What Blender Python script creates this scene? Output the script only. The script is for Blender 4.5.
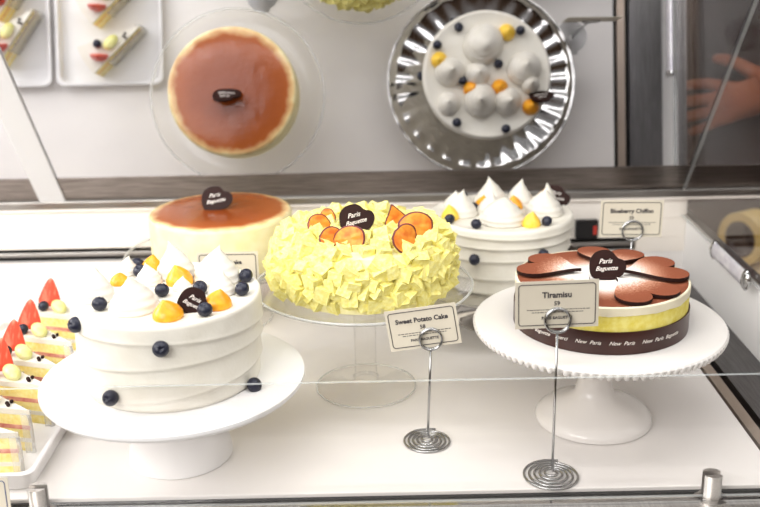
import bpy, bmesh, math, random
from mathutils import Vector, Matrix, noise
PI = math.pi
random.seed(7)
sc = bpy.context.scene
for o in list(bpy.data.objects): bpy.data.objects.remove(o)
COL = sc.collection

# ------------------------------------------------------------------ camera
cam = bpy.data.cameras.new('camera'); camo = bpy.data.objects.new('camera', cam); COL.objects.link(camo)
camo.location = (0, 0, .50)
camo.matrix_world = Matrix.Translation((0, 0, .50)) @ Matrix.Rotation(math.radians(71.6), 4, 'X') @ Matrix.Rotation(math.radians(-1.15), 4, 'Z')
cam.sensor_width = 36; cam.lens = 1000 / 760 * 36
cam.clip_start = .02
cam.dof.use_dof = True; cam.dof.focus_distance = .98; cam.dof.aperture_fstop = 5.0
sc.camera = camo
sc.cycles.transparent_max_bounces = 32

# ------------------------------------------------------------------ world, lights, exposure
w = bpy.data.worlds.new('world'); sc.world = w; w.use_nodes = True
nt = w.node_tree; bg = nt.nodes['Background']
tc = nt.nodes.new('ShaderNodeTexCoord'); sx = nt.nodes.new('ShaderNodeSeparateXYZ'); rp = nt.nodes.new('ShaderNodeValToRGB')
nt.links.new(tc.outputs['Generated'], sx.inputs[0]); nt.links.new(sx.outputs['Z'], rp.inputs['Fac']); nt.links.new(rp.outputs['Color'], bg.inputs['Color'])
# generated on a world is the direction, z from -1 to 1 (ramp clamps below 0)
cr = rp.color_ramp; cr.elements[0].position = 0; cr.elements[0].color = (.05, .03, .018, 1)
cr.elements[1].position = .42; cr.elements[1].color = (.85, .84, .82, 1)
e = cr.elements.new(.14); e.color = (.14, .085, .05, 1)
bg.inputs['Strength'].default_value = .8

def area(name, loc, rot, sx_, sy_, p, col=(1, .982, .96)):
    l = bpy.data.lights.new(name, 'AREA'); l.shape = 'RECTANGLE'; l.size = sx_; l.size_y = sy_; l.energy = p; l.color = col
    o = bpy.data.objects.new(name, l); COL.objects.link(o); o.location = loc; o.rotation_euler = rot
    return o
area('case_light', (-.06, .88, .66), (math.radians(14), 0, 0), 1.3, .08, 1.9)
area('left_light', (-.95, 1.0, .50), (0, math.radians(-66), 0), .3, .6, 4.2)
area('shop_light', (-1.0, -.45, 1.05), (math.radians(62), 0, math.radians(-34)), 1.3, .9, 19.0)
for i in range(9):
    area('led_lamp', (-.4 + .1 * i, .66, .80), (math.radians(-12), 0, 0), .022, .022, .12)

sc.view_settings.view_transform = 'Standard'; sc.view_settings.look = 'None'
sc.view_settings.exposure = .5; sc.view_settings.gamma = 1; sc.view_settings.use_curve_mapping = False

# ------------------------------------------------------------------ materials
def srgb(r, g, b):
    f = lambda c: (c / 255 / 12.92) if c <= 10 else ((c / 255 + .055) / 1.055) ** 2.4
    return (f(r), f(g), f(b), 1)
def mat(name, col, rough=.5, metal=0., col2=None, nscale=60, bump=0., bscale=200, spec=.5, sss=0., stretch=None, trans=0., ior=1.45, detail=3, lo=.35, hi=.65):
    m = bpy.data.materials.new(name); m.use_nodes = True; t = m.node_tree; b = t.nodes['Principled BSDF']
    b.inputs['Base Color'].default_value = col; b.inputs['Roughness'].default_value = rough; b.inputs['Metallic'].default_value = metal
    b.inputs['Specular IOR Level'].default_value = spec; b.inputs['IOR'].default_value = ior
    if trans: b.inputs['Transmission Weight'].default_value = trans
    if sss:
        b.inputs['Subsurface Weight'].default_value = sss; b.inputs['Subsurface Radius'].default_value = (.006, .004, .002)
        b.inputs['Subsurface Scale'].default_value = 1.
    tcn = t.nodes.new('ShaderNodeTexCoord'); vec = tcn.outputs['Object']
    if stretch:
        mp = t.nodes.new('ShaderNodeMapping'); mp.inputs['Scale'].default_value = stretch
        t.links.new(vec, mp.inputs[0]); vec = mp.outputs[0]
    c2 = col2 or tuple(c * .93 for c in col[:3]) + (1,)
    n = t.nodes.new('ShaderNodeTexNoise'); n.inputs['Scale'].default_value = nscale; n.inputs['Detail'].default_value = detail
    t.links.new(vec, n.inputs['Vector'])
    r = t.nodes.new('ShaderNodeValToRGB'); r.color_ramp.elements[0].position = lo; r.color_ramp.elements[1].position = hi
    r.color_ramp.elements[0].color = c2; r.color_ramp.elements[1].color = col
    t.links.new(n.outputs['Fac'], r.inputs[0]); t.links.new(r.outputs[0], b.inputs['Base Color'])
    if bump:
        n2 = t.nodes.new('ShaderNodeTexNoise'); n2.inputs['Scale'].default_value = bscale; n2.inputs['Detail'].default_value = 4
        t.links.new(vec, n2.inputs['Vector'])
        bn = t.nodes.new('ShaderNodeBump'); bn.inputs['Strength'].default_value = bump; bn.inputs['Distance'].default_value = .002
        t.links.new(n2.outputs['Fac'], bn.inputs['Height']); t.links.new(bn.outputs[0], b.inputs['Normal'])
    return m
def thin_glass(name, tint=(.96, .98, .97), ior=1.45, rough=.02, edge=(.8, .83, .82), edge_mix=.0, fres=.9):
    m = bpy.data.materials.new(name); m.use_nodes = True; t = m.node_tree
    for n in list(t.nodes): t.nodes.remove(n)
    out = t.nodes.new('ShaderNodeOutputMaterial'); tr = t.nodes.new('ShaderNodeBsdfTransparent'); gl = t.nodes.new('ShaderNodeBsdfGlossy')
    df = t.nodes.new('ShaderNodeBsdfDiffuse'); df.inputs['Color'].default_value = edge + (1,)
    tr.inputs['Color'].default_value = tint + (1,); gl.inputs['Roughness'].default_value = rough
    fr = t.nodes.new('ShaderNodeFresnel'); fr.inputs['IOR'].default_value = ior
    geo = t.nodes.new('ShaderNodeNewGeometry')
    mx = t.nodes.new('ShaderNodeMixShader')
    # the same reflectance from both sides of the sheet
    lw = t.nodes.new('ShaderNodeLayerWeight'); lw.inputs['Blend'].default_value = .5
    pw = t.nodes.new('ShaderNodeMath'); pw.operation = 'POWER'; pw.inputs[1].default_value = 4.0
    t.links.new(lw.outputs['Facing'], pw.inputs[0])
    ma = t.nodes.new('ShaderNodeMath'); ma.operation = 'MULTIPLY_ADD'; ma.inputs[1].default_value = fres; ma.inputs[2].default_value = ((ior - 1) / (ior + 1)) ** 2
    ma.use_clamp = True
    t.links.new(pw.outputs[0], ma.inputs[0]); t.links.new(ma.outputs[0], mx.inputs[0])
    t.links.new(tr.outputs[0], mx.inputs[1]); t.links.new(gl.outputs[0], mx.inputs[2])
    if edge_mix:
        m2 = t.nodes.new('ShaderNodeMixShader'); m2.inputs[0].default_value = edge_mix
        t.links.new(mx.outputs[0], m2.inputs[1]); t.links.new(df.outputs[0], m2.inputs[2]); t.links.new(m2.outputs[0], out.inputs[0])
    else: t.links.new(mx.outputs[0], out.inputs[0])
    return m

M = {}
M['deck'] = mat('white_deck', srgb(235, 231, 227), .32, nscale=9, col2=srgb(229, 225, 222), spec=.4)
M['cream'] = mat('whipped_cream', srgb(233, 229, 218), .45, nscale=40, col2=srgb(228, 223, 210), bump=.12, bscale=260, spec=.35)
M['meringue'] = mat('piped_cream', srgb(226, 222, 213), .42, nscale=50, col2=srgb(219, 214, 202), bump=.06, bscale=180, spec=.35)
M['mango'] = mat('mango_gel', srgb(246, 178, 45), .28, nscale=120, col2=srgb(235, 150, 30), bump=.15, bscale=240)
M['mangopale'] = mat('pale_mango_gel', srgb(252, 214, 88), .3, nscale=120, col2=srgb(246, 196, 62))
M['blueberry'] = mat('blueberry_skin', srgb(22, 24, 38), .38, nscale=160, col2=srgb(48, 52, 74), lo=.3, hi=.55)
M['choc'] = mat('dark_chocolate', srgb(46, 24, 20), .55, nscale=80, col2=srgb(38, 19, 16), spec=.2)
M['letter'] = mat('white_lettering', srgb(238, 230, 222), .5)
M['sponge'] = mat('yellow_sponge', srgb(243, 236, 160), .8, nscale=260, col2=srgb(232, 220, 122), bump=.5, bscale=420, sss=0)
M['potcream'] = mat('pale_yellow_cream', srgb(250, 244, 190), .6, nscale=60, col2=srgb(240, 228, 150), bump=.3, bscale=200)
M['chip'] = mat('orange_crisp', srgb(244, 165, 62), .45, nscale=90, col2=srgb(214, 108, 34), bump=.2, bscale=150)
M['chiprim'] = mat('crisp_skin', srgb(110, 46, 50), .5)
M['cheese'] = mat('cheesecake_side', srgb(250, 240, 190), .6, nscale=60, col2=srgb(246, 232, 172), bump=.15)
M['porcelain'] = mat('white_porcelain', srgb(231, 227, 223), .14, nscale=10, col2=srgb(228, 224, 220))
M['melamine'] = mat('white_melamine', srgb(232, 231, 231), .3, nscale=10, col2=srgb(230, 229, 229))
M['steel'] = mat('brushed_steel', srgb(176, 172, 168), .3, 1., nscale=30, col2=srgb(150, 146, 142), stretch=(1, 40, 40))
M['steelv'] = mat('brushed_rail_steel', srgb(150, 148, 148), .32, 1., nscale=30, col2=srgb(126, 124, 124), stretch=(40, 1, 40))
M['darksteel'] = mat('dark_steel', srgb(150, 142, 137), .3, 1., nscale=24, col2=srgb(112, 104, 99), stretch=(1, 30, 30))
M['chrome'] = mat('chrome', srgb(205, 205, 205), .1, 1., nscale=30)
M['wire'] = mat('steel_wire', srgb(168, 168, 168), .18, 1., nscale=30)
M['silver'] = mat('silver_plate', srgb(205, 203, 200), .07, 1., nscale=20, col2=srgb(196, 194, 190))
M['black'] = mat('black_gap', srgb(16, 14, 13), .6)
M['brown'] = mat('dark_brown_wall', srgb(62, 36, 22), .8, nscale=6, col2=srgb(44, 25, 15), spec=.15)
M['panel'] = mat('cream_metal_panel', srgb(242, 236, 229), .3, .08, nscale=5, col2=srgb(236, 227, 214))
M['gloss'] = mat('glossy_white_panel', srgb(246, 245, 244), .3, 0., nscale=5, col2=srgb(242, 241, 240), spec=.3)
M['frontsteel'] = mat('satin_front_steel', srgb(226, 222, 218), .38, 1., nscale=30, col2=srgb(204, 200, 196), stretch=(40, 1, 40))
M['siderail'] = mat('grey_side_rail', srgb(122, 120, 120), .4, 1., nscale=30, col2=srgb(100, 98, 98), stretch=(40, 1, 40))
M['clampbody'] = mat('satin_clamp', srgb(236, 234, 236), .22, .35, nscale=60, col2=srgb(212, 208, 216))
M['tan'] = mat('tan_strip', srgb(176, 160, 146), .35, .6, nscale=20)
M['glass'] = thin_glass('clear_glass', (.985, .98, .978), fres=.5)
M['glassware'] = thin_glass('glassware', (.985, .983, .978), 1.35, .04, fres=.9)
M['glassrim'] = thin_glass('glass_rim', (.93, .94, .93), 1.6, .06, (.93, .94, .94), .3)
M['glassedge'] = thin_glass('polished_glass_edge', (.80, .84, .83), 1.6, .12, (.80, .83, .83), .3)
M['frost'] = thin_glass('frosted_strip', (.92, .92, .93), 1.5, .25, (.95, .95, .96), .62)
M['card'] = mat('price_card_paper', srgb(214, 206, 188), .6, nscale=30, col2=srgb(210, 201, 183))
M['ink'] = mat('dark_ink', srgb(62, 58, 62), .6)
M['inkblue'] = mat('blue_ink', srgb(70, 82, 130), .6)
M['cocoa'] = mat('cocoa_dust', srgb(150, 84, 52), .9, nscale=300, col2=srgb(128, 66, 38), bump=.3, bscale=600)
M['ribbon'] = mat('brown_ribbon', srgb(60, 28, 22), .3, nscale=20, col2=srgb(50, 22, 17))
M['tircream'] = mat('ivory_cream', srgb(245, 236, 208), .5, nscale=60)
M['tirsponge'] = mat('custard_layer', srgb(246, 234, 138), .7, nscale=140, col2=srgb(236, 218, 92), bump=.4, bscale=240)
M['strawred'] = mat('strawberry_skin', srgb(214, 62, 40), .3, nscale=300, col2=srgb(190, 40, 26), bump=.4, bscale=420)
M['strawcut'] = mat('strawberry_flesh', srgb(224, 78, 54), .35, nscale=110, col2=srgb(240, 150, 120), stretch=(2, 1, .4), lo=.3, hi=.5)
M['grape'] = mat('green_grape', srgb(238, 236, 176), .2, nscale=70, col2=srgb(220, 218, 130))
M['slicesponge'] = mat('slice_sponge', srgb(251, 236, 166), .8, nscale=220, col2=srgb(244, 222, 128), bump=.4, bscale=360)
M['redlayer'] = mat('red_fruit_layer', srgb(198, 110, 100), .5, nscale=110, col2=srgb(236, 180, 160))
M['film'] = thin_glass('clear_cake_film', (.99, .99, .985), 1.25, .12, (.98, .97, .95), .22)
M['skin'] = mat('skin', srgb(178, 106, 68), .6, nscale=40, col2=srgb(164, 92, 56))
M['sleeve'] = mat('grey_sleeve', srgb(150, 146, 144), .8, nscale=60)
M['tape'] = mat('tape_amber', srgb(226, 196, 130), .25, nscale=20, col2=srgb(214, 182, 112))
M['tapecore'] = mat('cardboard_core', srgb(96, 72, 58), .8)
M['beige'] = mat('beige_ledge', srgb(214, 196, 160), .5)
M['redlamp'] = mat('red_plastic', srgb(190, 60, 50), .4)
M['black_plastic'] = mat('black_plastic', srgb(24, 22, 24), .4)

# mirror
m = bpy.data.materials.new('mirror'); m.use_nodes = True; t = m.node_tree
b = t.nodes['Principled BSDF']; b.inputs['Metallic'].default_value = 1; b.inputs['Roughness'].default_value = .015
n = t.nodes.new('ShaderNodeTexNoise'); n.inputs['Scale'].default_value = 3; r = t.nodes.new('ShaderNodeValToRGB')
r.color_ramp.elements[0].color = (.60, .60, .62, 1); r.color_ramp.elements[1].color = (.66, .66, .68, 1)
t.links.new(n.outputs['Fac'], r.inputs[0]); t.links.new(r.outputs[0], b.inputs['Base Color'])
M['mirror'] = m

def radial_mat(name, stops, rough, wob=.12, nscale=40, bump=0., bscale=200, R=.09, extra=None, rough_noise=False):
    """colour by distance from the thing's own axis, broken up by noise"""
    m = bpy.data.materials.new(name); m.use_nodes = True; t = m.node_tree; b = t.nodes['Principled BSDF']
    tcn = t.nodes.new('ShaderNodeTexCoord'); mp = t.nodes.new('ShaderNodeMapping'); mp.inputs['Scale'].default_value = (1 / R, 1 / R, 0)
    t.links.new(tcn.outputs['Object'], mp.inputs[0])
    ln = t.nodes.new('ShaderNodeVectorMath'); ln.operation = 'LENGTH'; t.links.new(mp.outputs[0], ln.inputs[0])
    n = t.nodes.new('ShaderNodeTexNoise'); n.inputs['Scale'].default_value = nscale; n.inputs['Detail'].default_value = 6
    t.links.new(tcn.outputs['Object'], n.inputs['Vector'])
    ma = t.nodes.new('ShaderNodeMath'); ma.operation = 'MULTIPLY_ADD'; ma.inputs[1].default_value = wob * 2; ma.inputs[2].default_value = -wob
    t.links.new(n.outputs['Fac'], ma.inputs[0])
    ad = t.nodes.new('ShaderNodeMath'); ad.operation = 'ADD'; t.links.new(ln.outputs['Value'], ad.inputs[0]); t.links.new(ma.outputs[0], ad.inputs[1])
    r = t.nodes.new('ShaderNodeValToRGB'); cr = r.color_ramp
    cr.elements[0].position, cr.elements[0].color = stops[0]; cr.elements[1].position, cr.elements[1].color = stops[-1]
    for p, c in stops[1:-1]:
        e = cr.elements.new(p); e.color = c
    t.links.new(ad.outputs[0], r.inputs[0]); t.links.new(r.outputs[0], b.inputs['Base Color']); b.inputs['Roughness'].default_value = rough
    if bump:
        n2 = t.nodes.new('ShaderNodeTexNoise'); n2.inputs['Scale'].default_value = bscale; n2.inputs['Detail'].default_value = 5
        t.links.new(tcn.outputs['Object'], n2.inputs['Vector'])
        bn = t.nodes.new('ShaderNodeBump'); bn.inputs['Strength'].default_value = bump; bn.inputs['Distance'].default_value = .002
        t.links.new(n2.outputs['Fac'], bn.inputs['Height']); t.links.new(bn.outputs[0], b.inputs['Normal'])
    return m
M['browned'] = radial_mat('browned_top', [(0, srgb(142, 66, 24)), (.5, srgb(150, 74, 30)), (.86, srgb(172, 90, 40)), (.955, srgb(236, 200, 140)), (1, srgb(250, 238, 186))], .16, .1, 45, .25, 70, R=.0914)
M['dusting'] = radial_mat('sugar_and_cocoa_dust', [(0, srgb(250, 246, 240)), (.38, srgb(246, 240, 232)), (.56, srgb(196, 140, 112)), (.72, srgb(136, 71, 42)), (1, srgb(130, 66, 38))], .9, .3, 900, .3, 700, R=.0872)

# ------------------------------------------------------------------ builders
def link(name, me, m=None, parent=None, loc=(0, 0, 0), smooth=True):
    o = bpy.data.objects.new(name, me); COL.objects.link(o); o.location = loc
    if m is not None:
        for mm in (m if isinstance(m, (list, tuple)) else [m]): me.materials.append(mm)
    if smooth:
        for p in me.polygons: p.use_smooth = True
    if parent: o.parent = parent
    return o
def obj(name, bm, m, parent=None, loc=(0, 0, 0), smooth=True, sharp=None):
    bmesh.ops.recalc_face_normals(bm, faces=bm.faces)
    me = bpy.data.meshes.new(name); bm.to_mesh(me); bm.free()
    o = link(name, me, m, parent, loc, smooth)
    if smooth and sharp is not None: me.set_sharp_from_angle(angle=math.radians(sharp))
    return o
def thing(name, label, cat, loc=(0, 0, 0), group=None, rz=0):
    o = bpy.data.objects.new(name, None); COL.objects.link(o); o.location = loc; o.rotation_euler = (0, 0, rz)
    o.empty_display_size = .02
    return tag(o, label, cat, group)
def tag(o, label, cat, group=None):
    o['label'] = label; o['category'] = cat
    if group: o['group'] = group
    return o
def struct(o): o['kind'] = 'structure'; return o
def box(bm, a, b_):
    x0, y0, z0 = a; x1, y1, z1 = b_
    v = [bm.verts.new(p) for p in ((x0, y0, z0), (x1, y0, z0), (x1, y1, z0), (x0, y1, z0), (x0, y0, z1), (x1, y0, z1), (x1, y1, z1), (x0, y1, z1))]
    for f in ((0, 3, 2, 1), (4, 5, 6, 7), (0, 1, 5, 4), (1, 2, 6, 5), (2, 3, 7, 6), (3, 0, 4, 7)): bm.faces.new([v[i] for i in f])
    return v
def boxobj(name, a, b_, m, parent=None, bev=0):
    bm = bmesh.new(); box(bm, a, b_)
    if bev: bmesh.ops.bevel(bm, geom=bm.edges[:], offset=bev, segments=2, affect='EDGES', profile=.5)
    return obj(name, bm, m, parent, smooth=False)
def lathe(bm, prof, segs=64, fn=None, cx=0, cy=0):
    """prof: (r, z) points; fn(r, z, a) -> (x, y, z)"""
    rings = []
    for r, z in prof:
        if r < 1e-6:
            p = fn(0, z, 0) if fn else (0, 0, z); rings.append([bm.verts.new((p[0] + cx, p[1] + cy, p[2]))])
        else:
            R = []
            for k in range(segs):
                a = 2 * PI * k / segs
                p = fn(r, z, a) if fn else (r * math.cos(a), r * math.sin(a), z)
                R.append(bm.verts.new((p[0] + cx, p[1] + cy, p[2])))
            rings.append(R)
    for A, B in zip(rings, rings[1:]):
        for k in range(segs):
            a0, a1 = A[k % len(A)], A[(k + 1) % len(A)]; b0, b1 = B[k % len(B)], B[(k + 1) % len(B)]
            vs = []
            for v in (a0, a1, b1, b0):
                if v not in vs: vs.append(v)
            if len(vs) > 2: bm.faces.new(vs)
    return rings
def lathe_obj(name, prof, m, parent=None, segs=64, fn=None, loc=(0, 0, 0), sharp=40):
    bm = bmesh.new(); lathe(bm, prof, segs, fn); return obj(name, bm, m, parent, loc, True, sharp)
def tube(bm, pts, r, segs=8, closed=False, rad=None):
    pts = [Vector(p) for p in pts]; n = len(pts); rings = []; up = None
    for i, p in enumerate(pts):
        if closed: d = pts[(i + 1) % n] - pts[i - 1]
        else: d = pts[min(i + 1, n - 1)] - pts[max(i - 1, 0)]
        d.normalize()
        if up is None: up = d.orthogonal().normalized()
        up = (up - d * up.dot(d)).normalized(); s = d.cross(up)
        rr = rad(i / (n - 1)) if rad else r
        rings.append([bm.verts.new(p + (up * math.cos(2 * PI * k / segs) + s * math.sin(2 * PI * k / segs)) * rr) for k in range(segs)])
    prs = list(zip(rings, rings[1:])) + ([(rings[-1], rings[0])] if closed else [])
    for A, B in prs:
        for k in range(segs): bm.faces.new((A[k], A[(k + 1) % segs], B[(k + 1) % segs], B[k]))
    if not closed: bm.faces.new(rings[0][::-1]); bm.faces.new(rings[-1])
def prism(bm, poly, t):
    """outline in x,z plane, thickness t along y"""
    f = [bm.verts.new((x, -t / 2, z)) for x, z in poly]; k = [bm.verts.new((x, t / 2, z)) for x, z in poly]; n = len(poly)
    bm.faces.new(f); bm.faces.new(k[::-1])
    for i in range(n): bm.faces.new((f[i], k[i], k[(i + 1) % n], f[(i + 1) % n]))
def smooth_poly(P, it=2):
    for _ in range(it):
        Q = []
        for i in range(len(P)):
            a, b_ = P[i], P[(i + 1) % len(P)]
            Q += [(a[0] * .75 + b_[0] * .25, a[1] * .75 + b_[1] * .25), (a[0] * .25 + b_[0] * .75, a[1] * .25 + b_[1] * .75)]
        P = Q
    return P
def text_mesh(s, size, bold=0., shear=0., align='CENTER', depth=.00012):
    cu = bpy.data.curves.new('lettering', 'FONT'); cu.body = s; cu.size = size; cu.align_x = align; cu.align_y = 'CENTER'
    cu.offset = bold; cu.shear = shear; cu.extrude = depth; cu.resolution_u = 3
    o = bpy.data.objects.new('lettering', cu); COL.objects.link(o)
    dg = bpy.context.evaluated_depsgraph_get(); me = bpy.data.meshes.new_from_object(o.evaluated_get(dg))
    bpy.data.objects.remove(o); bpy.data.curves.remove(cu)
    return me
def text_obj(s, size, m, parent, mtx, bold=0., shear=0., name='lettering', align='CENTER'):
    me = text_mesh(s, size, bold, shear, align); me.transform(mtx)
    return link(name, me, m, parent, smooth=False)
def copy_part(src, parent, loc=None, rot=None, scale=None):
    c = src.copy(); COL.objects.link(c); c.parent = parent
    if loc is not None: c.location = loc
    if rot is not None: c.rotation_euler = rot
    if scale is not None: c.scale = scale
    return c

# ------------------------------------------------------------------ the setting
XR = .369
YB = 1.39; YF = .806
floor = struct(boxobj('floor', (-1.2, YF, -.02), (XR, YB, 0), M['deck'], bev=.001))
# front: dark joint, steel rail
struct(boxobj('trim_1', (-1.2, YF - .004, -.024), (.8, YF, -.004), M['black']))
bm = bmesh.new(); box(bm, (-1.2, .66, -.03), (.8, YF - .004, -.006)); struct(obj('trim_2', bm, M['frontsteel'], smooth=False))
struct(boxobj('trim_3', (-1.2, .787, -.0058), (.8, .7915, -.0035), M['chrome']))
# right: joint, tan strip, joint, steel rail, glossy side panel
struct(boxobj('trim_4', (XR, YF - .004, -.03), (XR + .030, YB, -.016), M['black']))
struct(boxobj('trim_5', (XR + .007, YF - .004, -.016), (XR + .019, YB, -.005), M['tan']))
struct(boxobj('trim_6', (XR + .025, YF - .004, -.03), (.445, YB, -.002), M['siderail']))
struct(boxobj('wall_right', (.445, YF - .004, -.03), (.453, YB + .02, .086), M['gloss']))
struct(boxobj('trim_19', (.443, YF - .004, .086), (.455, YB + .02, .0885), M['steel']))
# back: white riser, two black slots with a steel bar between, cream panel, rails
struct(boxobj('wall_back', (-1.2, YB, -.02), (.445, YB + .02, .033), M['deck']))
struct(boxobj('trim_7', (-1.2, YB + .012, .033), (.375, YB + .03, .056), M['black']))
struct(boxobj('trim_8', (-1.2, YB + .003, .0415), (.375, YB + .014, .0475), M['steel'], bev=.001))
struct(boxobj('trim_9', (-1.2, YB - .001, .0545), (.445, YB + .02, .083), M['panel'], bev=.0008))
struct(boxobj('trim_10', (.375, YB - .001, .033), (.445, YB + .02, .0545), M['panel']))
struct(boxobj('trim_11', (-1.2, YB - .002, .083), (.445, YB + .02, .113), M['panel'], bev=.0012))
# mirror sheet leaning over the back row, its lower rail in the same slope
T40 = math.radians(37)
nrm = Vector((0, math.cos(T40), math.sin(T40))); mdir = Vector((0, -math.sin(T40), math.cos(T40))); M0 = Vector((0, 1.325, .213))
def on_mirror(x, z, off=0): return Vector((x, 0, 0)) + M0 + mdir * ((z - M0.z) / mdir.z) - nrm * off
def sheet(name, x0, x1, z0, z1, thick, m, off=0):
    bm = bmesh.new(); vs = []
    for d in (off, off - thick):
        vs += [bm.verts.new(on_mirror(x, z, d)) for x, z in ((x0, z0), (x1, z0), (x1, z1), (x0, z1))]
    for f in ((0, 1, 2, 3), (7, 6, 5, 4), (0, 4, 5, 1), (1, 5, 6, 2), (2, 6, 7, 3), (3, 7, 4, 0)): bm.faces.new([vs[i] for i in f])
    return obj(name, bm, m, smooth=False)
struct(sheet('ceiling', -1.3, 1.1, .168, .66, .006, M['mirror']))
struct(sheet('trim_12', -1.3, 1.1, .129, .168, .006, M['darksteel'], .001))
struct(boxobj('trim_13', (-1.3, YB - .005, .1155), (1.1, YB + .012, .1265), M['steel'], bev=.001))
struct(boxobj('trim_14', (-1.3, YB - .007, .1125), (1.1, YB + .012, .1155), M['letter']))
# frosted strip on the mirror at the left
struct(sheet('trim_15', -.485, -.449, .130, .62, .003, M['frost'], .0045))
# glass: low front guard, right end pane
def pane(name, verts_front, thick_vec, edge_idx):
    bm = bmesh.new(); f = [bm.verts.new(v) for v in verts_front]; k = [bm.verts.new(Vector(v) + Vector(thick_vec)) for v in verts_front]; n_ = len(f)
    bm.faces.new(f); bm.faces.new(k[::-1])
    for i in range(n_):
        fc = bm.faces.new((f[i], k[i], k[(i + 1) % n_], f[(i + 1) % n_])); fc.material_index = 1
    return struct(obj(name, bm, [M['glass'], M['glassedge']], smooth=False))
pane('window_1', [(-1.2, .7925, -.003), (.8, .7925, -.003), (.8, .7925, .118), (-1.2, .7925, .118)], (0, .0035, 0), None)
p0 = on_mirror(.435, .09, .003); p1 = on_mirror(.435, .62, .003)
pane('window_2', [(.435, .60, .090), tuple(p0), tuple(p1), (.435, .60, .62)], (.005, 0, 0), None)
# outside on the right: dark counter, ledge, dark wall
struct(boxobj('wall_outer', (.45, 2.3, -.5), (1.9, 2.35, .9), M['brown']))
struct(boxobj('trim_16', (.453, .5, -.12), (1.7, YB + .02, -.06), M['brown']))
struct(boxobj('trim_17', (.455, YB + .025, -.2), (1.8, 2.3, -.11), M['brown']))

# ------------------------------------------------------------------ shared pieces
def rim(parent, r, z, tr, name='rim'):
    bm = bmesh.new(); tube(bm, [(r * math.cos(2 * PI * k / 120), r * math.sin(2 * PI * k / 120), z) for k in range(120)], tr, 8, True)
    return obj(name, bm, M['glassrim'], parent)

PLAQ = [(225, 150), (228, 115), (250, 82), (290, 68), (325, 70), (345, 85), (355, 106), (375, 108), (396, 115), (407, 140), (405, 165), (385, 195), (350, 215), (300, 219), (250, 217), (230, 190)]
PLAQ = smooth_poly([((x - 312) / 186, (219 - y) / 186) for x, y in PLAQ], 2)
def plaque(parent, loc, width, tilt_roll=0., rz=0., lean=-.25):
    bm = bmesh.new(); prism(bm, [(x * width, z * width) for x, z in PLAQ], .0028)
    bmesh.ops.bevel(bm, geom=[e for e in bm.edges if abs((e.verts[0].co - e.verts[1].co).y) < 1e-5], offset=.0006, segments=2, affect='EDGES')
    o = obj('chocolate_plaque', bm, M['choc'], parent, loc, True, 50)
    o.rotation_euler = (lean, tilt_roll, rz); o['label'] = 'dark chocolate plaque with white script'
    W = width
    for s, y, x, q in (('Paris', .50, -.06, .18), ('Baguette', .31, -.02, .165)):
        mt = Matrix.Translation((x * W, -.0016, y * W)) @ Matrix.Rotation(PI / 2, 4, 'X') @ Matrix.Rotation(.12, 4, 'Z')
        text_obj(s, W * q, M['letter'], o, mt, .00005, .4)
    return o
def berry_mesh():
    bm = bmesh.new(); prof = []
    for k in range(13):
        a = -PI / 2 + PI * k / 12 * .86; prof.append((math.cos(a), math.sin(a) * .9))
    prof += [(.30, .84), (.22, .72), (0, .68)]
    prof[0] = (0, -.9)
    def fn(r, z, a):
        if z > .8 and r > .25: z += .07 * math.cos(5 * a); r *= 1 + .06 * math.cos(5 * a)
        return (r * math.cos(a), r * math.sin(a), z)
    lathe(bm, prof, 20, fn)
    bmesh.ops.recalc_face_normals(bm, faces=bm.faces); me = bpy.data.meshes.new('blueberry'); bm.to_mesh(me); bm.free()
    me.materials.append(M['blueberry'])
    for p in me.polygons: p.use_smooth = True
    return me
BERRY = berry_mesh()
def berry(parent, loc, r, rot=None):
    o = bpy.data.objects.new('blueberry', BERRY); COL.objects.link(o); o.parent = parent; o.location = loc; o.scale = (r, r, r)
    o.rotation_euler = rot or (random.uniform(-.9, .9), random.uniform(-.9, .9), random.uniform(0, 6)); return o
def peak(parent, loc, r, h, name='cream_peak', m=None, curl=0., swirl=.028, fat=1.0):
    prof = []
    N = 22
    for k in range(N + 1):
        t = k / N
        rr = r * (max(1 - t, 0) ** (.86 / fat)) * (1 + .24 * math.sin(PI * t)) * (1 if t > .06 else .95 + t)
        rr *= 1 + swirl * math.sin(t * 30)
        prof.append((max(rr, 0), h * t))
    prof[-1] = (0, h * 1.04)
    prof = [(0, -.001)] + [(prof[0][0] * .97, -.001)] + prof
    ca = random.uniform(0, 6.28); ph = random.uniform(0, 6.28)
    def fn(rr, z, a):
        t = max(z / h, 0)
        off = curl * r * max(0, t - .55) ** 2 * 4
        rr *= 1 + .03 * math.sin(2 * a + ph) + .015 * math.sin(5 * a + 20 * t)
        return (rr * math.cos(a) + off * math.cos(ca), rr * math.sin(a) + off * math.sin(ca), z)
    bm = bmesh.new(); lathe(bm, prof, 28, fn)
    return obj(name, bm, m or M['meringue'], parent, loc, True)

# ------------------------------------------------------------------ front left: tall white cream cake on white stand
BX, BY = -.2018, .884
s = thing('cake_stand', 'smooth white flat cake stand with a broad pedestal under the tall berry cream cake', 'cake stand', (BX, BY, 0))
lathe_obj('plate', [(0, .0805), (.046, .0805), (.115, .079), (.1240, .0805), (.1264, .084), (.1260, .0868), (.1226, .0873), (.0, .0865)], M['melamine'], s, 96)
lathe_obj('pedestal', [(0, 0), (.0495, 0), (.051, .0015), (.0505, .006), (.047, .03), (.0445, .055), (.045, .07), (.048, .0803), (0, .0803)], M['melamine'], s, 72)

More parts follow.
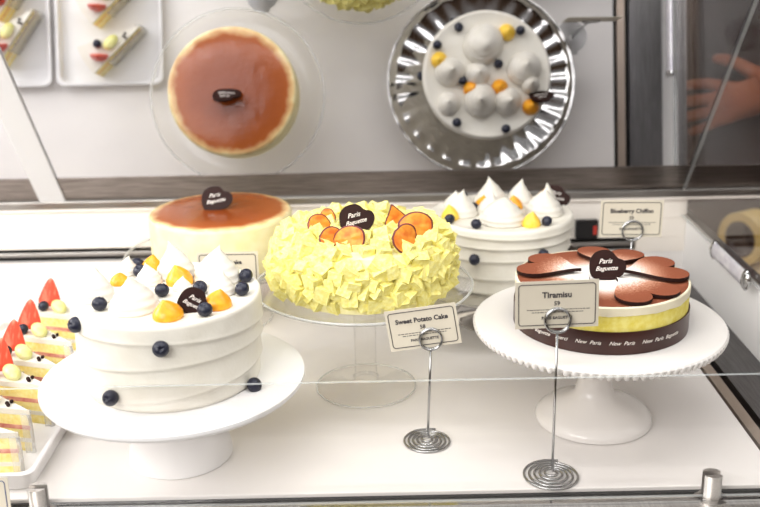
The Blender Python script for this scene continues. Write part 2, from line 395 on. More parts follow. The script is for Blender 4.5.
c = thing('cream_cake', 'tall white cream cake with piped peaks, mango dollops and blueberries, in the front at left', 'cake', (BX, BY, .0870))
def ridge_cake(R, Hh, bands, tilt, amp):
    bm = bmesh.new(); prof = [(0, 0)]
    prof += [(R * .975, 0), (R * .99, .002)]
    NZ = 60
    for k in range(1, NZ): prof.append((R, .002 + (Hh - .005) * k / NZ))
    prof += [(R * .997, Hh - .0015), (R * .985, Hh), (R * .965, Hh - .0004), (R * .94, Hh - .0016), (R * .8, Hh - .002), (R * .5, Hh - .0018), (0, Hh - .0018)]
    def fn(r, z, a):
        if r > R * .97 and z < Hh - .001:
            d = 0
            for i, zb in enumerate(bands):
                zz = z - zb - tilt * math.sin(a + 1.3 + i * 1.1)
                # a step: the band above overhangs the one below
                d += amp * (1 / (1 + math.exp(-max(-40, min(40, zz * 1600)))) - .5) * math.exp(-max(0, zz) * 55)
                d += amp * .5 * math.exp(-(zz / .0016) ** 2)
            d += .0006 * noise.noise((math.cos(a) * 3, math.sin(a) * 3, z * 60))
            r += d
        elif r < R * .97 and z > Hh * .5:
            z += .0006 * noise.noise((r * 40 * math.cos(a), r * 40 * math.sin(a), 3.))
        return (r * math.cos(a), r * math.sin(a), z)
    lathe(bm, prof, 128, fn); return bm
BH = .0853
obj('cake_body', ridge_cake(.0872, BH, (.014, .038, .061), .0075, .0024), M['cream'], c)
L = lambda X, Y, z=0: (X - BX, Y - BY, z)
zt = BH - .002
for X, Y, r, h, cu in ((-.2638, .8719, .0165, .033, .3), (-.2230, .8452, .0228, .032, .2), (-.2019, .9331, .019, .036, .3), (-.1590, .9201, .0235, .034, .2), (-.1497, .8836, .0135, .022, .2), (-.2523, .9443, .011, .018, .3), (-.2253, .9146, .0135, .02, .2), (-.1887, .8948, .0095, .013, .2)):
    peak(c, L(X, Y, zt), r, h, curl=cu)
for X, Y, r, h in ((-.1885, .8238, .0135, .017), (-.1944, .9114, .0128, .019), (-.1480, .8471, .0125, .017), (-.2531, .914, .009, .012), (-.2295, .9511, .0105, .016)):
    peak(c, L(X, Y, zt), r, h, 'mango_dollop', M['mango'], .3, 0., 1.5)
for X, Y in ((-.2543, .8444), (-.2044, .8771), (-.1303, .9133), (-.1294, .8765), (-.1560, .8254), (-.1697, .882), (-.2371, .9327), (-.2441, .9535)):
    berry(c, L(X, Y, zt + .0062), .0070)
for X, Y, z in ((-.1913, .7973, .1529), (-.2721, .8296, .1630), (-.1231, .8484, .0915), (-.2409, .8051, .1027)):
    v = Vector((X - BX, Y - BY, 0)); v = v.normalized() * .0902
    berry(c, (v.x, v.y, z - .0870), .0074, (1.2, .3, math.atan2(v.x, -v.y) * 1))
plaque(c, L(-.1740, .8330, zt - .001), .0312, .62, -.1, -.45)

# ------------------------------------------------------------------ centre: yellow cake in sponge cubes on glass stand
PX, PY = -.0185, 1.027
s = thing('glass_cake_stand', 'clear glass footed cake stand under the yellow crumb cake', 'cake stand', (PX, PY, 0))
lathe_obj('plate', [(0, .1175), (.018, .1175), (.097, .1185), (.1145, .1205), (.1185, .1225), (.1192, .1245), (.1175, .1252), (.112, .1232), (.097, .1225), (0, .1225)], M['glassware'], s, 96)
lathe_obj('stem', [(.021, .1172), (.0155, .110), (.0125, .085), (.0118, .035), (.0125, .018), (.0142, .013), (.0128, .010), (.014, .0085)], M['glassware'], s, 48)
lathe_obj('foot', [(.0125, .0090), (.014, .0083), (.03, .0062), (.048, .0042), (.0557, .0032), (.0567, .0016), (.0562, 0)], M['glassware'], s, 72)
rim(s, .1185, .1246, .0014); rim(s, .0557, .0022, .0009, 'foot_rim')
c = thing('crumb_cake', 'round yellow cake covered in sponge cubes with orange crisps on top', 'cake', (PX, PY, .1235))
PH = .061
lathe_obj('cake_body', [(0, 0), (.090, 0), (.0925, .004), (.0935, .03), (.092, .045), (.086, .057), (.076, PH), (.05, PH - .001), (0, PH - .002)], M['potcream'], c, 72)
def cube_bm(bm, s, mt):
    v = [bm.verts.new(mt @ Vector((x * s[0], y * s[1], z * s[2]))) for z in (-.5, .5) for x, y in ((-.5, -.5), (.5, -.5), (.5, .5), (-.5, .5))]
    fs = [bm.faces.new([v[i] for i in f]) for f in ((0, 3, 2, 1), (4, 5, 6, 7), (0, 1, 5, 4), (1, 2, 6, 5), (2, 3, 7, 6), (3, 0, 4, 7))]
    return fs
spots = []
rng = random.Random(3)
for row, (z, r0) in enumerate(((.0110, .0925), (.0215, .0940), (.0320, .0940), (.0425, .0925), (.0520, .0875))):
    n_ = 43
    for k in range(n_):
        a = 2 * PI * (k + .5 * (row % 2)) / n_ + rng.uniform(-.05, .05)
        rr = r0 + rng.uniform(-.0025, .003)
        spots.append((rr * math.cos(a), rr * math.sin(a), z + rng.uniform(-.0015 if row == 0 else -.004, .004), a))
for ring, n_ in ((.079, 36), (.064, 28), (.049, 20), (.034, 13), (.018, 7)):
    for k in range(n_):
        a = 2 * PI * k / n_ + rng.uniform(-.1, .1)
        rr = ring + rng.uniform(-.004, .004)
        spots.append((rr * math.cos(a), rr * math.sin(a), PH - .001 + rng.uniform(-.003, .0055) * (1 if ring < .075 else .4), a))
# drop cubes hidden at the back low rows; the near ones show largest
def front_score(p): return -p[1] + .35 * p[2] + (.02 if p[2] > .05 else 0)
spots.sort(key=front_score, reverse=True)
rest = bmesh.new()
CH = [(-.0648, 1.0167), (-.0568, 1.048), (-.0500, .9643), (-.0293, .9569), (.0214, 1.0163), (.0378, .9899), (.0224, .9535)]
keep = 0
for i, (x, y, z, a) in enumerate(spots):
    sz = [rng.uniform(.0115, .0172) for _ in range(3)]
    rot = Matrix.Rotation(a + rng.uniform(-.6, .6), 4, 'Z') @ Matrix.Rotation(rng.uniform(-.7, .7), 4, 'Y') @ Matrix.Rotation(rng.uniform(-.7, .7), 4, 'X')
    if keep < 100:
        b1 = bmesh.new(); cube_bm(b1, sz, Matrix())
        bmesh.ops.subdivide_edges(b1, edges=b1.edges[:], cuts=2, use_grid_fill=True)
        for v in b1.verts:
            v.co += Vector((noise.noise(v.co * 300 + Vector((i, 0, 0))), noise.noise(v.co * 300 + Vector((0, i, 0))), noise.noise(v.co * 300 + Vector((0, 0, i))))) * .0009
        o = obj('sponge_cube', b1, M['sponge'], c, (x, y, z), False); o.rotation_euler = rot.to_euler(); keep += 1
    else:
        cube_bm(rest, sz, Matrix.Translation((x, y, z)) @ rot)
o = obj('sponge_crumbs', rest, M['sponge'], c, smooth=False); o['kind'] = 'stuff'
def crisp(parent, loc, w_, h_, roll, rz, lean, pointed=False):
    P = []
    for k in range(26):
        a = 2 * PI * k / 26
        x, z = math.cos(a) * w_ / 2, math.sin(a) * h_ / 2
        if pointed and z > 0: x *= 1 - z / (h_ / 2) * .75
        P.append((x * (1 + .06 * math.sin(3 * a + loc[0] * 90)), z + h_ * .38))
    bm = bmesh.new(); n_ = len(P); cf = Vector((0, 0, h_ * .38)); bend = 9
    def pt(x, z, y): return Vector((x, y + x * x * bend - .4 * x * z / h_ * .2 + .0006 * math.sin(z * 900), z))
    fr = []
    for sgn in (-1, 1):
        rings = []
        for q in (1., .9, .6, .3):
            rings.append([bm.verts.new(pt(x * q, cf.z + (z - cf.z) * q, sgn * .0007)) for x, z in P])
        ctr = bm.verts.new(pt(0, cf.z, sgn * .0007))
        for j, (A, B) in enumerate(zip(rings, rings[1:])):
            for k in range(n_):
                f = bm.faces.new((A[k], A[(k + 1) % n_], B[(k + 1) % n_], B[k])); f.material_index = 1 if j == 0 else 0
        for k in range(n_): bm.faces.new((rings[-1][k], rings[-1][(k + 1) % n_], ctr))
        fr.append(rings[0])
    for k in range(n_):
        f = bm.faces.new((fr[0][k], fr[0][(k + 1) % n_], fr[1][(k + 1) % n_], fr[1][k])); f.material_index = 1
    o = obj('orange_crisp', bm, [M['chip'], M['chiprim']], parent, loc); o.rotation_euler = (lean, roll, rz); return o
zc = PH + .002
for (X, Y), w_, h_, ro, rz, le, pt_ in zip(CH, (.026, .018, .026, .035, .025, .037, .027), (.023, .020, .025, .028, .035, .032, .031), (.2, 0, .3, -.25, -.25, .1, .45), (.3, -.2, .4, -.2, .3, .1, .4), (-.35, -.2, -.3, -.35, -.1, -.3, -.25), (0, 0, 0, 0, 1, 0, 0)):
    crisp(c, (X - PX, Y - PY, zc), w_, h_, ro, rz, le, pt_)
plaque(c, (-.0226 - PX, 1.0025 - PY, zc + .003), .0385, -.1, .05, -.4)

# ------------------------------------------------------------------ back left: baked cheesecake on glass stand
CX, CY = -.204, 1.241
s = thing('glass_cake_stand', 'clear glass cake stand with a raised rim under the browned cheesecake', 'cake stand', (CX, CY, 0))
lathe_obj('plate', [(0, .082), (.02, .082), (.105, .083), (.122, .086), (.1268, .091), (.1274, .0935), (.1255, .0938), (.119, .0892), (.105, .087), (0, .087)], M['glassware'], s, 96)
lathe_obj('stem', [(.02, .0818), (.0145, .074), (.012, .05), (.0118, .03), (.014, .014), (.0128, .0085)], M['glassware'], s, 48)
lathe_obj('foot', [(.0125, .0090), (.013, .0083), (.03, .0062), (.05, .0042), (.0582, .0032), (.0592, .0016), (.0585, 0)], M['glassware'], s, 72)
rim(s, .1266, .0934, .0015); rim(s, .0582, .0022, .0009, 'foot_rim')
c = thing('cheesecake', 'pale baked cheesecake with a smooth browned orange top, in the back at left', 'cake', (CX, CY, .0875))
HH = .063
lathe_obj('cake_body', [(0, 0), (.090, 0), (.0912, .002), (.0914, .03), (.0914, HH - .006), (.0905, HH - .002), (.088, HH - .0006), (0, HH - .0006)], M['cheese'], c, 96, sharp=60)
lathe_obj('browned_top', [(0, HH - .0008), (.0882, HH - .0008), (.0905, HH - .0018), (.0895, HH - .0004), (.086, HH + .0004), (.05, HH + .0010), (0, HH + .0008)], M['browned'], c, 96, sharp=80)
plaque(c, (-.2089 - CX, 1.2385 - CY, HH), .0415, -.05, .0, -.62)

# ------------------------------------------------------------------ back right: white chiffon cake on silver plate stand
FX, FY = .156, 1.224
s = thing('cake_stand', 'shiny silver cake stand with a fluted rim under the white cake at the back', 'cake stand', (FX, FY, 0))
def flute(r, z, a):
    if r > .091: z += .0007 * math.cos(28 * a) * min(1, (r - .091) / .012) * (1 if r < .134 else .3)
    return (r * math.cos(a), r * math.sin(a), z)
lathe_obj('plate', [(0, .057), (.03, .057), (.088, .058), (.132, .064), (.1388, .0675), (.1397, .0695), (.1378, .07), (.1345, .0670), (.126, .0650), (.108, .0624), (.094, .0612), (.088, .061), (0, .061)], M['silver'], s, 288, flute, sharp=60)
lathe_obj('pedestal', [(0, 0), (.058, 0), (.06, .002), (.055, .006), (.03, .010), (.016, .022), (.014, .034), (.02, .048), (.034, .0568), (0, .0568)], M['silver'], s, 64)
c = thing('chiffon_cake', 'tall white cream cake with big piped peaks, behind the chocolate layer cake', 'cake', (FX, FY, .0610))
FH = .0850
bm = ridge_cake(.0885, FH, (.022, .044, .060, .074), .0015, .0030)
obj('cake_body', bm, M['cream'], c)
L = lambda X, Y, z=0: (X - FX, Y + .014 - FY, z)
zt = FH - .002
for X, Y, r, h, fat in ((.1035, 1.205, .0212, .033, .9), (.1464, 1.246, .0245, .038, .9), (.1515, 1.168, .0275, .031, 1.5), (.1840, 1.2485, .020, .034, .9), (.2085, 1.203, .024, .033, 1.1), (.1420, 1.2105, .018, .027, 1.), (.1013, 1.2500, .0165, .02, 1.), (.217, 1.226, .013, .034, 1.)):
    peak(c, L(X, Y, zt), r, h, curl=.2, fat=fat)
for X, Y in ((.1850, 1.152), (.0890, 1.189), (.1335, 1.230), (.1740, 1.229), (.2170, 1.257)):
    peak(c, L(X, Y, zt), .0118, .018, 'mango_dollop', M['mangopale'] if Y < 1.2 else M['mango'], .2, 0, 1.3)
for X, Y in ((.1170, 1.144), (.2035, 1.150), (.0865, 1.168), (.1720, 1.196), (.1210, 1.2184), (.1810, 1.287), (.1120, 1.277)):
    berry(c, L(X, Y, zt + .006), .0066)
for X, Y, z in ((.1161, 1.1338, .1096), (.1950, 1.1334, .1144), (.0720, 1.206, .110)):
    v = Vector((X - FX, Y + .014 - FY, 0)).normalized() * .0912
    berry(c, (v.x, v.y, z - .0612), .0070, (1.2, .3, 1))
plaque(c, L(.2270, 1.236, zt), .036, .25, -.2, -.62)

# ------------------------------------------------------------------ right: chocolate layer cake on beaded white stand
TX, TY = .2204, .942
s = thing('cake_stand', 'white porcelain footed cake stand with a beaded rim under the chocolate layer cake', 'cake stand', (TX, TY, 0))
lathe_obj('plate', [(0, .098), (.03, .098), (.098, .1005), (.1225, .104), (.1257, .1065), (.1263, .109), (.125, .1108), (.120, .1112), (.115, .1105), (0, .110)], M['porcelain'], s, 96)
bm = bmesh.new()
for k in range(100):
    a = 2 * PI * k / 100
    mt = Matrix.Rotation(a, 4, 'Z') @ Matrix.Translation((.1243, 0, .1058)) @ Matrix.Rotation(.35, 4, 'Y') @ Matrix.Diagonal((.0022, .0034, .0047, 1))
    bmesh.ops.create_uvsphere(bm, u_segments=8, v_segments=6, radius=1, matrix=mt)
obj('beaded_rim', bm, M['porcelain'], s)
lathe_obj('pedestal', [(0, 0), (.0575, 0), (.0600, .0015), (.0602, .004), (.0585, .008), (.052, .0135), (.040, .019), (.028, .0245), (.0205, .031), (.0175, .042), (.0170, .056), (.0185, .074), (.0225, .088), (.030, .0978), (0, .0978)], M['porcelain'], s, 72)
c = thing('chocolate_layer_cake', 'low round layered cake dusted with cocoa and sugar, wrapped in a brown ribbon', 'cake', (TX + .0012, TY, .1102))
TR = .0860
lathe_obj('custard_layer', [(0, 0), (TR - .0008, 0), (TR - .0008, .040), (0, .040)], M['tirsponge'], c, 96, lambda r, z, a: ((r + (.0005 * noise.noise((math.cos(a) * 4, math.sin(a) * 4, z * 80)) if r > .08 else 0)) * math.cos(a), (r + (.0005 * noise.noise((math.cos(a) * 4, math.sin(a) * 4, z * 80)) if r > .08 else 0)) * math.sin(a), z))
def wavy(r, z, a):
    if z < .0405: z += .0016 * noise.noise((math.cos(a) * 5, math.sin(a) * 5, 1.)) + .0006 * noise.noise((math.cos(a) * 20, math.sin(a) * 20, 1.))
    return (r * math.cos(a), r * math.sin(a), z)
lathe_obj('cream_layer', [(0, .039), (TR, .039), (TR + .0002, .043), (TR, .0465), (TR - .001, .0475), (TR - .0022, .0475), (TR - .0022, .0460), (0, .0460)], M['tircream'], c, 192, wavy)
lathe_obj('dusted_top', [(0, .0455), (TR - .0026, .0455), (TR - .0026, .0472), (.06, .0467), (0, .0467)], M['cocoa'] if 0 else M['dusting'], c, 96)
def heart(parent, ang, size, tilt, tip, z):
    P = []
    for k in range(44):
        t_ = 2 * PI * k / 44
        P.append((16 * math.sin(t_) ** 3, 13 * math.cos(t_) - 5 * math.cos(2 * t_) - 2 * math.cos(3 * t_) - math.cos(4 * t_)))
    sc_ = size / 29
    mt = Matrix.Rotation(ang - PI / 2, 4, 'Z') @ Matrix.Translation((0, tip, z)) @ Matrix.Rotation(tilt, 4, 'X')
    bm = bmesh.new(); th = .0034
    top = [bm.verts.new(mt @ Vector((x * sc_ * 1.02, (y + 17) * sc_, th))) for x, y in P]
    bot = [bm.verts.new(mt @ Vector((x * sc_ * 1.02, (y + 17) * sc_, 0))) for x, y in P]
    ct = bm.verts.new(mt @ Vector((0, 20 * sc_, th + .0006)))
    for k in range(44):
        f = bm.faces.new((top[k], top[(k + 1) % 44], ct)); f.material_index = 0
        f = bm.faces.new((top[k], top[(k + 1) % 44], bot[(k + 1) % 44], bot[k])); f.material_index = 1
    f = bm.faces.new(bot); f.material_index = 1
    o = obj('chocolate_heart', bm, [M['dusting'], M['choc']], parent, smooth=False)
    return o
for ang, size, tilt, tip in ((math.radians(152), .062, -.03, .021), (math.radians(70), .062, -.03, .021), (math.radians(8), .062, -.01, .021), (math.radians(-62), .062, -.03, .021), (math.radians(-135), .062, -.03, .021)):
    heart(c, ang, size, tilt, tip, .0500)
plaque(c, (.2231 - TX, .9334 - TY, .0465), .0375, .08, -.05, -.42)
rb = bmesh.new()
lathe(rb, [(TR - .0005, .0005), (TR + .0008, .0005), (TR + .0009, .0118), (TR + .0008, .0232), (TR - .0005, .0232)], 128)
rbo = obj('ribbon', rb, M['ribbon'], c, sharp=40); rbo['label'] = 'dark brown ribbon printed with white script'
def wrap_text(s, size, z, a0, r, parent, shear=.4):
    me = text_mesh(s, size, 0., shear, 'LEFT', .00008)
    for v in me.vertices:
        a = a0 + v.co.x / r; rr = r + v.co.z
        v.co = Vector((rr * math.cos(a), rr * math.sin(a), z + v.co.y))
    return link('lettering', me, M['letter'], parent, smooth=False)
wrap_text('Paris  Baguette    merci     New  Paris     New  Paris     New  Paris  Baguette', .0054, .0122, math.radians(-156), TR + .0012, rbo)

# ------------------------------------------------------------------ price cards and wire holders
def wire_holder(x, y, hz, label, ring_r=.0115, coil_r=.027, lean=(0, 0), lines=5):
    t_ = thing('card_holder', label, 'card holder', (x, y, 0), 'wire price card holders')
    r = .00125
    bm = bmesh.new(); pts = []
    turns = lines
    for k in range(turns * 28 + 1):
        q = k / (turns * 28); a = 2 * PI * turns * q + 1.2; rr = coil_r * (1 - q) + .0035 * q
        pts.append((rr * math.cos(a), rr * math.sin(a), r + .0028 * q * q))
    tube(bm, pts, r, 7); obj('coil_base', bm, M['wire'], t_)
    bm = bmesh.new(); x1, y1 = pts[-1][0], pts[-1][1]
    tube(bm, [(x1, y1, .0035), (x1 * .5, y1 * .5, .006), (0, 0, .010), (lean[0] * .5, lean[1] * .5, hz * .5), (lean[0], lean[1], hz - ring_r)], r, 8); obj('stem', bm, M['wire'], t_)
    for dy in (-.0010, .0016):
        bm = bmesh.new()
        tube(bm, [(lean[0] + ring_r * math.sin(2 * PI * k / 40), lean[1] + dy, hz + ring_r * -math.cos(2 * PI * k / 40)) for k in range(40)], .00115, 8, True)
        obj('ring', bm, M['wire'], t_)
    return t_
def price_card(centre, w_, h_, title, price, label, roll=0., rz=0., lean=-.08, name_sz=.0075, ink='ink', foot=True):
    t_ = thing('price_card', label, 'price card', centre, 'printed price cards')
    t_.rotation_euler = (lean, roll, rz)
    bm = bmesh.new(); box(bm, (-w_ / 2, -.0003, -h_ / 2), (w_ / 2, .0003, h_ / 2)); obj('paper', bm, M['card'], t_, smooth=False)
    # rounded ink frame
    bm = bmesh.new(); pts = []
    iw, ih, rr = w_ / 2 - .003, h_ / 2 - .003, .0028
    for cx_, cz_, a0 in ((iw - rr, ih - rr, 0), (-iw + rr, ih - rr, 90), (-iw + rr, -ih + rr, 180), (iw - rr, -ih + rr, 270)):
        for k in range(7):
            a = math.radians(a0 + 15 * k); pts.append((cx_ + rr * math.cos(a), -.0005, cz_ + rr * math.sin(a)))
    tube(bm, pts, .00042, 5, True); obj('border', bm, M[ink], t_)
    R = Matrix.Rotation(PI / 2, 4, 'X')
    if title: text_obj(title, name_sz, M[ink], t_, Matrix.Translation((0, -.00045, h_ * .2)) @ R, .00022)
    if price: text_obj(price, .0055, M[ink], t_, Matrix.Translation((0, -.00045, h_ * .02)) @ R, .0001)
    if foot:
        bm = bmesh.new(); rg = random.Random(len(title))
        for z, x0 in ((-.115, -.36), (-.17, -.30)):
            x = x0 * w_
            while x < -x0 * w_:
                l_ = rg.uniform(.0012, .0034); box(bm, (x, -.00042, z * h_), (x + l_, -.00032, z * h_ + .0007)); x += l_ + .0007
        obj('fine_print', bm, M[ink], t_, smooth=False)
        text_obj('PARIS BAGUETTE', .0036, M[ink], t_, Matrix.Translation((0, -.00045, -h_ * .285)) @ R, .0001)
    return t_
wire_holder(.1580, .8275, .1590, 'steel wire card holder with a coil base, in front of the beaded cake stand', .0112, .0278, (-.0008, -.002))
price_card((.1565, .8290, .1733), .0745, .0440, 'Tiramisu', '59', 'cream price card reading Tiramisu, in front of the chocolate layer cake', -.015, .02, -.05)
wire_holder(.0446, .8974, .1132, 'steel wire card holder with a coil base, in front of the clear glass stand foot', .0108, .0252, (.003, -.002))
price_card((.0402, .8992, .1244), .0700, .0418, 'Sweet Potato Cake', '58', 'tilted cream price card reading Sweet Potato Cake, under the yellow crumb cake', -.165, -.1, -.05, .0066)
wire_holder(.3035, 1.150, .1400, 'steel wire card holder standing behind the chocolate layer cake at the vent slots', .0122, .0258, (.001, 0))
price_card((.3030, 1.1518, .1548), .0755, .0455, 'Blueberry Chiffon', '59', 'cream price card reading Blueberry Chiffon, at the back beside the glass end', .02, 0, -.05, .0072)
wire_holder(-.173, 1.075, .115, 'wire card holder half hidden between the tall cream cake and the cheesecake', .0112, .0258, (0, 0))
price_card((-.1735, 1.0768, .1265), .070, .041, 'Cheesecake', '59', 'cream price card reading Cheesecake, half hidden behind the tall cream cake', 0, 0, -.05, .0066)
wire_holder(-.369, .765, .018, 'small wire card holder at the lower left corner by the slice tray', .008, .018, (0, 0), 4)
price_card((-.3665, .7668, .023), .075, .045, '', '', 'white price card with a blue border, cut off at the lower left corner', 0, 0, -.05, ink='inkblue', foot=False)

# ------------------------------------------------------------------ slice trays
def tray(x0, x1, y0, y1, label):
    t_ = thing('tray', label, 'tray', ((x0 + x1) / 2, (y0 + y1) / 2, 0), 'white slice trays')
    hx, hy = (x1 - x0) / 2, (y1 - y0) / 2
    def rr(ix, z, rad=.012):
        pts = []
        for cx_, cy_, a0 in ((hx - ix - rad, hy - ix - rad, 0), (-hx + ix + rad, hy - ix - rad, 90), (-hx + ix + rad, -hy + ix + rad, 180), (hx - ix - rad, -hy + ix + rad, 270)):
            for k in range(7):
                a = math.radians(a0 + 15 * k); pts.append((cx_ + rad * math.cos(a), cy_ + rad * math.sin(a), z))
        return pts
    bm = bmesh.new(); loops = [[bm.verts.new(p) for p in rr(ix, z)] for ix, z in ((.004, .001), (.0, .0175), (.001, .0185), (.0045, .0185), (.0055, .0175), (.0075, .004))]
    for A, B in zip(loops, loops[1:]):
        n_ = len(A)
        for k in range(n_): bm.faces.new((A[k], A[(k + 1) % n_], B[(k + 1) % n_], B[k]))
    bm.faces.new(loops[-1]); bm.faces.new(loops[0][::-1])
    obj('tray_body', bm, M['melamine'], t_, smooth=True, sharp=40)
    return t_
tray(-.492, -.327, .818, 1.212, 'white rectangular tray of strawberry cake slices at the left edge')
tray(-.665, -.499, .818, 1.212, 'white tray of cake slices, leftmost, seen only in the mirror')

def wedge(bm, Lg, half, z0, z1, inset=0., mi=0, arc=6):
    tip = (inset * 2.4, 0); P = [tip]
    for k in range(arc + 1):
        a = -half + 2 * half * k / arc
        P.append(((Lg - inset) * math.cos(a) , (Lg - inset) * math.sin(a) * (1 - inset * 6)))
    lo = [bm.verts.new((x, y, z0)) for x, y in P]; hi = [bm.verts.new((x, y, z1)) for x, y in P]; n_ = len(P)
    bm.faces.new(lo[::-1]).material_index = mi; bm.faces.new(hi).material_index = mi
    for k in range(n_): bm.faces.new((lo[k], lo[(k + 1) % n_], hi[(k + 1) % n_], hi[k])).material_index = mi
def strawberry_bm():
    bm = bmesh.new(); prof = []
    for k in range(15):
        t_ = k / 14; prof.append(((.0142 * (1 - t_) ** .62 * min(1, .62 + 2.2 * t_)) if k < 14 else 0, .033 * t_))
    prof = [(0, 0)] + prof
    def fn(r, z, a):
        y = r * math.sin(a)
        return (r * math.cos(a), y * .75 if y > 0 else y * .12, z)
    lathe(bm, prof, 28, fn)
    bm.normal_update()
    for f in bm.faces:
        if f.calc_center_median().y < 0.0002: f.material_index = 1
    return bm
SLICE = None
def make_slice(name, label, group):
    r_ = thing(name, label, 'cake slice', (0, 0, 0), group)
    LG, HA = .100, .235
    bm = bmesh.new()
    wedge(bm, LG, HA, .0, .010, .0012); wedge(bm, LG, HA, .0145, .024, .0012); wedge(bm, LG, HA, .0285, .040, .0012)
    obj('sponge', bm, M['slicesponge'], r_, smooth=False)
    bm = bmesh.new(); wedge(bm, LG, HA, .040, .046, 0); wedge(bm, LG, HA, .010, .0145, .0006)
    obj('cream_layer', bm, M['cream'], r_, smooth=False)
    bm = bmesh.new(); wedge(bm, LG, HA, .024, .0285, .0006); obj('fruit_layer', bm, M['redlayer'], r_, smooth=False)
    # pleated clear film around the tip and along the far side
    bm = bmesh.new(); rows = []
    for k in range(41):
        q = -1 + 1.12 * k / 40; d = abs(q) * .075; sg = 1 if q > 0 else -1
        x = -.0025 + d * math.cos(HA); y = sg * (d * math.sin(HA) + .0025) if abs(q) > .02 else 0
        y += .0010 * math.sin(k * 2.1)
        rows.append([bm.verts.new((x, y, .0)), bm.verts.new((x + .0006 * math.sin(k), y, .022)), bm.verts.new((x, y + .0008 * math.sin(k * 1.3), .043 + .001 * math.sin(k)))])
    for A, B in zip(rows, rows[1:]):
        for j in range(2): bm.faces.new((A[j], A[j + 1], B[j + 1], B[j]))
    f_ = obj('film', bm, M['film'], r_); sol = f_.modifiers.new('thick', 'SOLIDIFY'); sol.thickness = .0003
    sb = obj('strawberry', strawberry_bm(), [M['strawred'], M['strawcut']], r_, (.074, -.004, .0455)); sb.rotation_euler = (-.2, .12, -2.55); sb.scale = (1.12, 1.12, 1.12)
    berry(r_, (.068, .0095, .052), .0068)
    bm = bmesh.new(); bmesh.ops.create_uvsphere(bm, u_segments=16, v_segments=10, radius=1, matrix=Matrix.Diagonal((.014, .0085, .0070, 1)))
    g_ = obj('grape', bm, M['grape'], r_, (.050, .001, .0515)); g_.rotation_euler = (0, -.2, -.35)
    for x, y in ((.025, .002), (.029, -.0005), (.0275, -.005)):
        bm = bmesh.new(); bmesh.ops.create_uvsphere(bm, u_segments=10, v_segments=8, radius=.0021); obj('chocolate_pearl', bm, M['choc'], r_, (x, y, .0478))
    return r_
def copy_thing(src, label, group):
    c_ = src.copy(); COL.objects.link(c_); c_['label'] = label; c_['group'] = group
    for ch in src.children:
        d = ch.copy(); COL.objects.link(d); d.parent = c_
        for g in ch.children:
            e_ = g.copy(); COL.objects.link(e_); e_.parent = d
    return c_
G1 = 'strawberry cake slices in the left tray'; G2 = 'cake slices in the leftmost tray'
row = [(-.354, 1.128, -31, 'strawberry cream cake slice at the far end of the left tray'),
       (-.355, 1.054, -31, 'strawberry cream cake slice, second from the far end of the left tray'),
       (-.352, .992, -30, 'strawberry cream cake slice, third from the far end of the left tray'),
       (-.346, .941, -28, 'strawberry cream cake slice, fourth from the far end of the left tray'),
       (-.348, .886, -26, 'layered cake slice showing yellow sponge, second nearest in the left tray'),
       (-.344, .841, -14, 'layered cake slice with a red fruit layer, nearest in the left tray')]
row2 = [(-.514, 1.100, -42, 'strawberry cake slice at the far end of the leftmost tray, seen in the mirror'),
        (-.514, 1.032, -42, 'strawberry cake slice, second in the leftmost tray, seen in the mirror'),
        (-.514, .965, -40, 'strawberry cake slice, third in the leftmost tray, near the mirror top')]
first = None
for rows_, G in ((row, G1), (row2, G2)):
    for x, y, dg, lb in rows_:
        if first is None: first = o = make_slice('cake_slice', lb, G)
        else: o = copy_thing(first, lb, G)
        o.location = (x, y, .0042); o.rotation_euler = (0, 0, math.radians(180 + dg))

# ------------------------------------------------------------------ hardware
def standoff(x, label):
    t_ = thing('glass_clip', label, 'glass clip', (x, .795, -.006), 'steel clips of the front glass')
    lathe_obj('flange', [(0, 0), (.0145, 0), (.0145, .0012), (.0095, .0028), (0, .0028)], M['steel'], t_, 32)
    bm = bmesh.new()
    for sg in (-1, 1):
        P = []
        for k in range(13):
            a = math.radians(-68 + 136 * k / 12); P.append((.0088 * math.sin(a), sg * .0088 * math.cos(a)))
        lo = [bm.verts.new((x_, y_, .0028)) for x_, y_ in P]; hi = [bm.verts.new((x_, y_, .0255)) for x_, y_ in P]; n_ = len(P)
        bm.faces.new(lo); bm.faces.new(hi[::-1])
        for k in range(n_): bm.faces.new((lo[k], lo[(k + 1) % n_], hi[(k + 1) % n_], hi[k]))
    obj('post', bm, M['frontsteel'], t_, smooth=True, sharp=35)
standoff(.2975, 'slotted steel clip holding the front glass at the lower right')
standoff(-.3150, 'slotted steel clip holding the front glass at the lower left, by the tray')
t_ = thing('glass_clamp', 'chrome clamp gripping the lower edge of the end glass at right', 'clamp', (.4305, 1.165, .0900))
FL = Matrix.Diagonal((.42, 1, 1, 1))
bm = bmesh.new(); tube(bm, [(0, -.056 + .112 * k / 12, 0) for k in range(13)], .0105, 24); bmesh.ops.transform(bm, matrix=FL, verts=bm.verts); obj('barrel', bm, M['clampbody'], t_, sharp=40)
for y in (-.059, .056):
    bm = bmesh.new(); tube(bm, [(0, y - .004, 0), (0, y - .003, 0), (0, y + .003, 0), (0, y + .004, 0)], .0125, 24, rad=lambda q: .0115 if q in (0, 1) else .0125); bmesh.ops.transform(bm, matrix=FL, verts=bm.verts); obj('end_cap', bm, M['chrome'], t_, sharp=40)
bm = bmesh.new(); bmesh.ops.create_uvsphere(bm, u_segments=18, v_segments=10, radius=1, matrix=Matrix.Translation((0, -.063, 0)) @ Matrix.Diagonal((.0043, .006, .0102, 1))); obj('dome_end', bm, M['chrome'], t_)
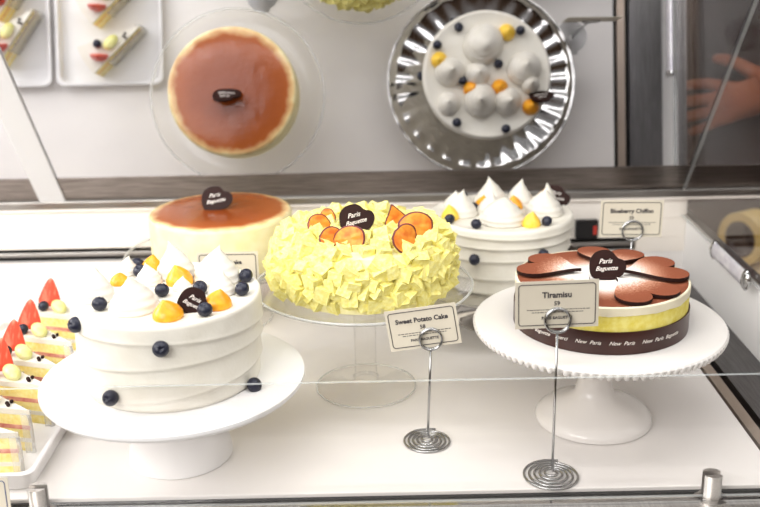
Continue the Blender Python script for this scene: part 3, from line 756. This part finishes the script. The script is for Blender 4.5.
# small black device on the fascia
t_ = thing('display_unit', 'small black device with a red light between the white cake and a price card', 'device', (.2995, YB - .0070, .0575))
bm = bmesh.new(); box(bm, (-.016, -.004, 0), (.016, .004, .0275)); bmesh.ops.bevel(bm, geom=bm.edges[:], offset=.001, segments=2, affect='EDGES'); obj('housing', bm, M['black_plastic'], t_, smooth=False)
bm = bmesh.new(); box(bm, (.009, -.0048, .006), (.0145, -.0038, .019)); obj('red_light', bm, M['redlamp'], t_, smooth=False)

# ------------------------------------------------------------------ outside the end glass, right
ledge = struct(boxobj('trim_18', (.47, 1.53, -.110), (1.2, 1.66, -.062), M['beige']))
def tape_roll(name, label, loc, ro, ri, wd, rot):
    t_ = thing(name, label, 'tape roll', loc); t_.rotation_euler = rot
    bm = bmesh.new(); lathe(bm, [(ri, -wd / 2), (ro - .001, -wd / 2), (ro, -wd / 2 + .001), (ro, wd / 2 - .001), (ro - .001, wd / 2), (ri, wd / 2), (ri, -wd / 2)], 64); obj('tape', bm, M['tape'], t_, sharp=40)
    bm = bmesh.new(); lathe(bm, [(ri - .003, -wd / 2 + .0005), (ri, -wd / 2 + .0005), (ri, wd / 2 - .0005), (ri - .003, wd / 2 - .0005), (ri - .003, -wd / 2 + .0005)], 64); obj('core', bm, M['tapecore'], t_, sharp=40)
tape_roll('tape_roll', 'amber roll of packing tape standing beyond the glass at right', (.620, 1.60, -.0165), .0455, .031, .045, (0, PI / 2, .55))

# ------------------------------------------------------------------ a person's forearm and hand beyond the end glass
p_ = thing('person', "person's bare hand and forearm reaching in from the right beyond the glass", 'person', (.60, 1.245, -.06))
def skin_mesh(chains, name, m, parent):
    me = bpy.data.meshes.new(name); V = []; E = []; R = []
    for ch in chains:
        prev = None
        for q in ch:
            if isinstance(q, int): prev = q; continue
            V.append(q[:3]); R.append(q[3]); i = len(V) - 1
            if prev is not None: E.append((prev, i))
            prev = i
    me.from_pydata(V, E, []); o = link(name, me, m, parent, smooth=False)
    sk = o.modifiers.new('skin', 'SKIN'); 
    for i, r_ in enumerate(R): me.skin_vertices[0].data[i].radius = (r_, r_ * .9)
    me.skin_vertices[0].data[0].use_root = True; sk.use_smooth_shade = True
    sb = o.modifiers.new('sub', 'SUBSURF'); sb.levels = 2; sb.render_levels = 2
    return o
ch = [[(.16, -.06, .085, .034), (.09, -.035, .075, .029), (.04, -.018, .068, .024), (.005, -.004, .066, .026), (-.025, .008, .064, .030), (-.052, .016, .062, .027)],
      [4, (-.062, -.014, .064, .0105), (-.086, -.020, .060, .0095), (-.106, -.020, .048, .0085), (-.118, -.018, .036, .0075)],
      [5, (-.080, .004, .062, .0100), (-.106, .006, .056, .0095), (-.126, .008, .042, .0085), (-.136, .010, .030, .0075)],
      [5, (-.078, .022, .060, .0098), (-.102, .028, .052, .0092), (-.118, .031, .038, .0082), (-.126, .032, .028, .0074)],
      [5, (-.070, .040, .058, .0090), (-.088, .048, .050, .0082), (-.100, .052, .038, .0074), (-.106, .054, .030, .0066)],
      [3, (-.010, -.034, .054, .0135), (-.034, -.052, .046, .0110), (-.056, -.060, .040, .0095), (-.070, -.062, .034, .0078)]]
skin_mesh(ch, 'hand', M['skin'], p_)
bm = bmesh.new(); tube(bm, [(.075, -.030, .0730), (.12, -.046, .079), (.17, -.064, .086), (.30, -.11, .10)], .05, 20, rad=lambda q: .037 + .014 * q); obj('sleeve', bm, M['sleeve'], p_)
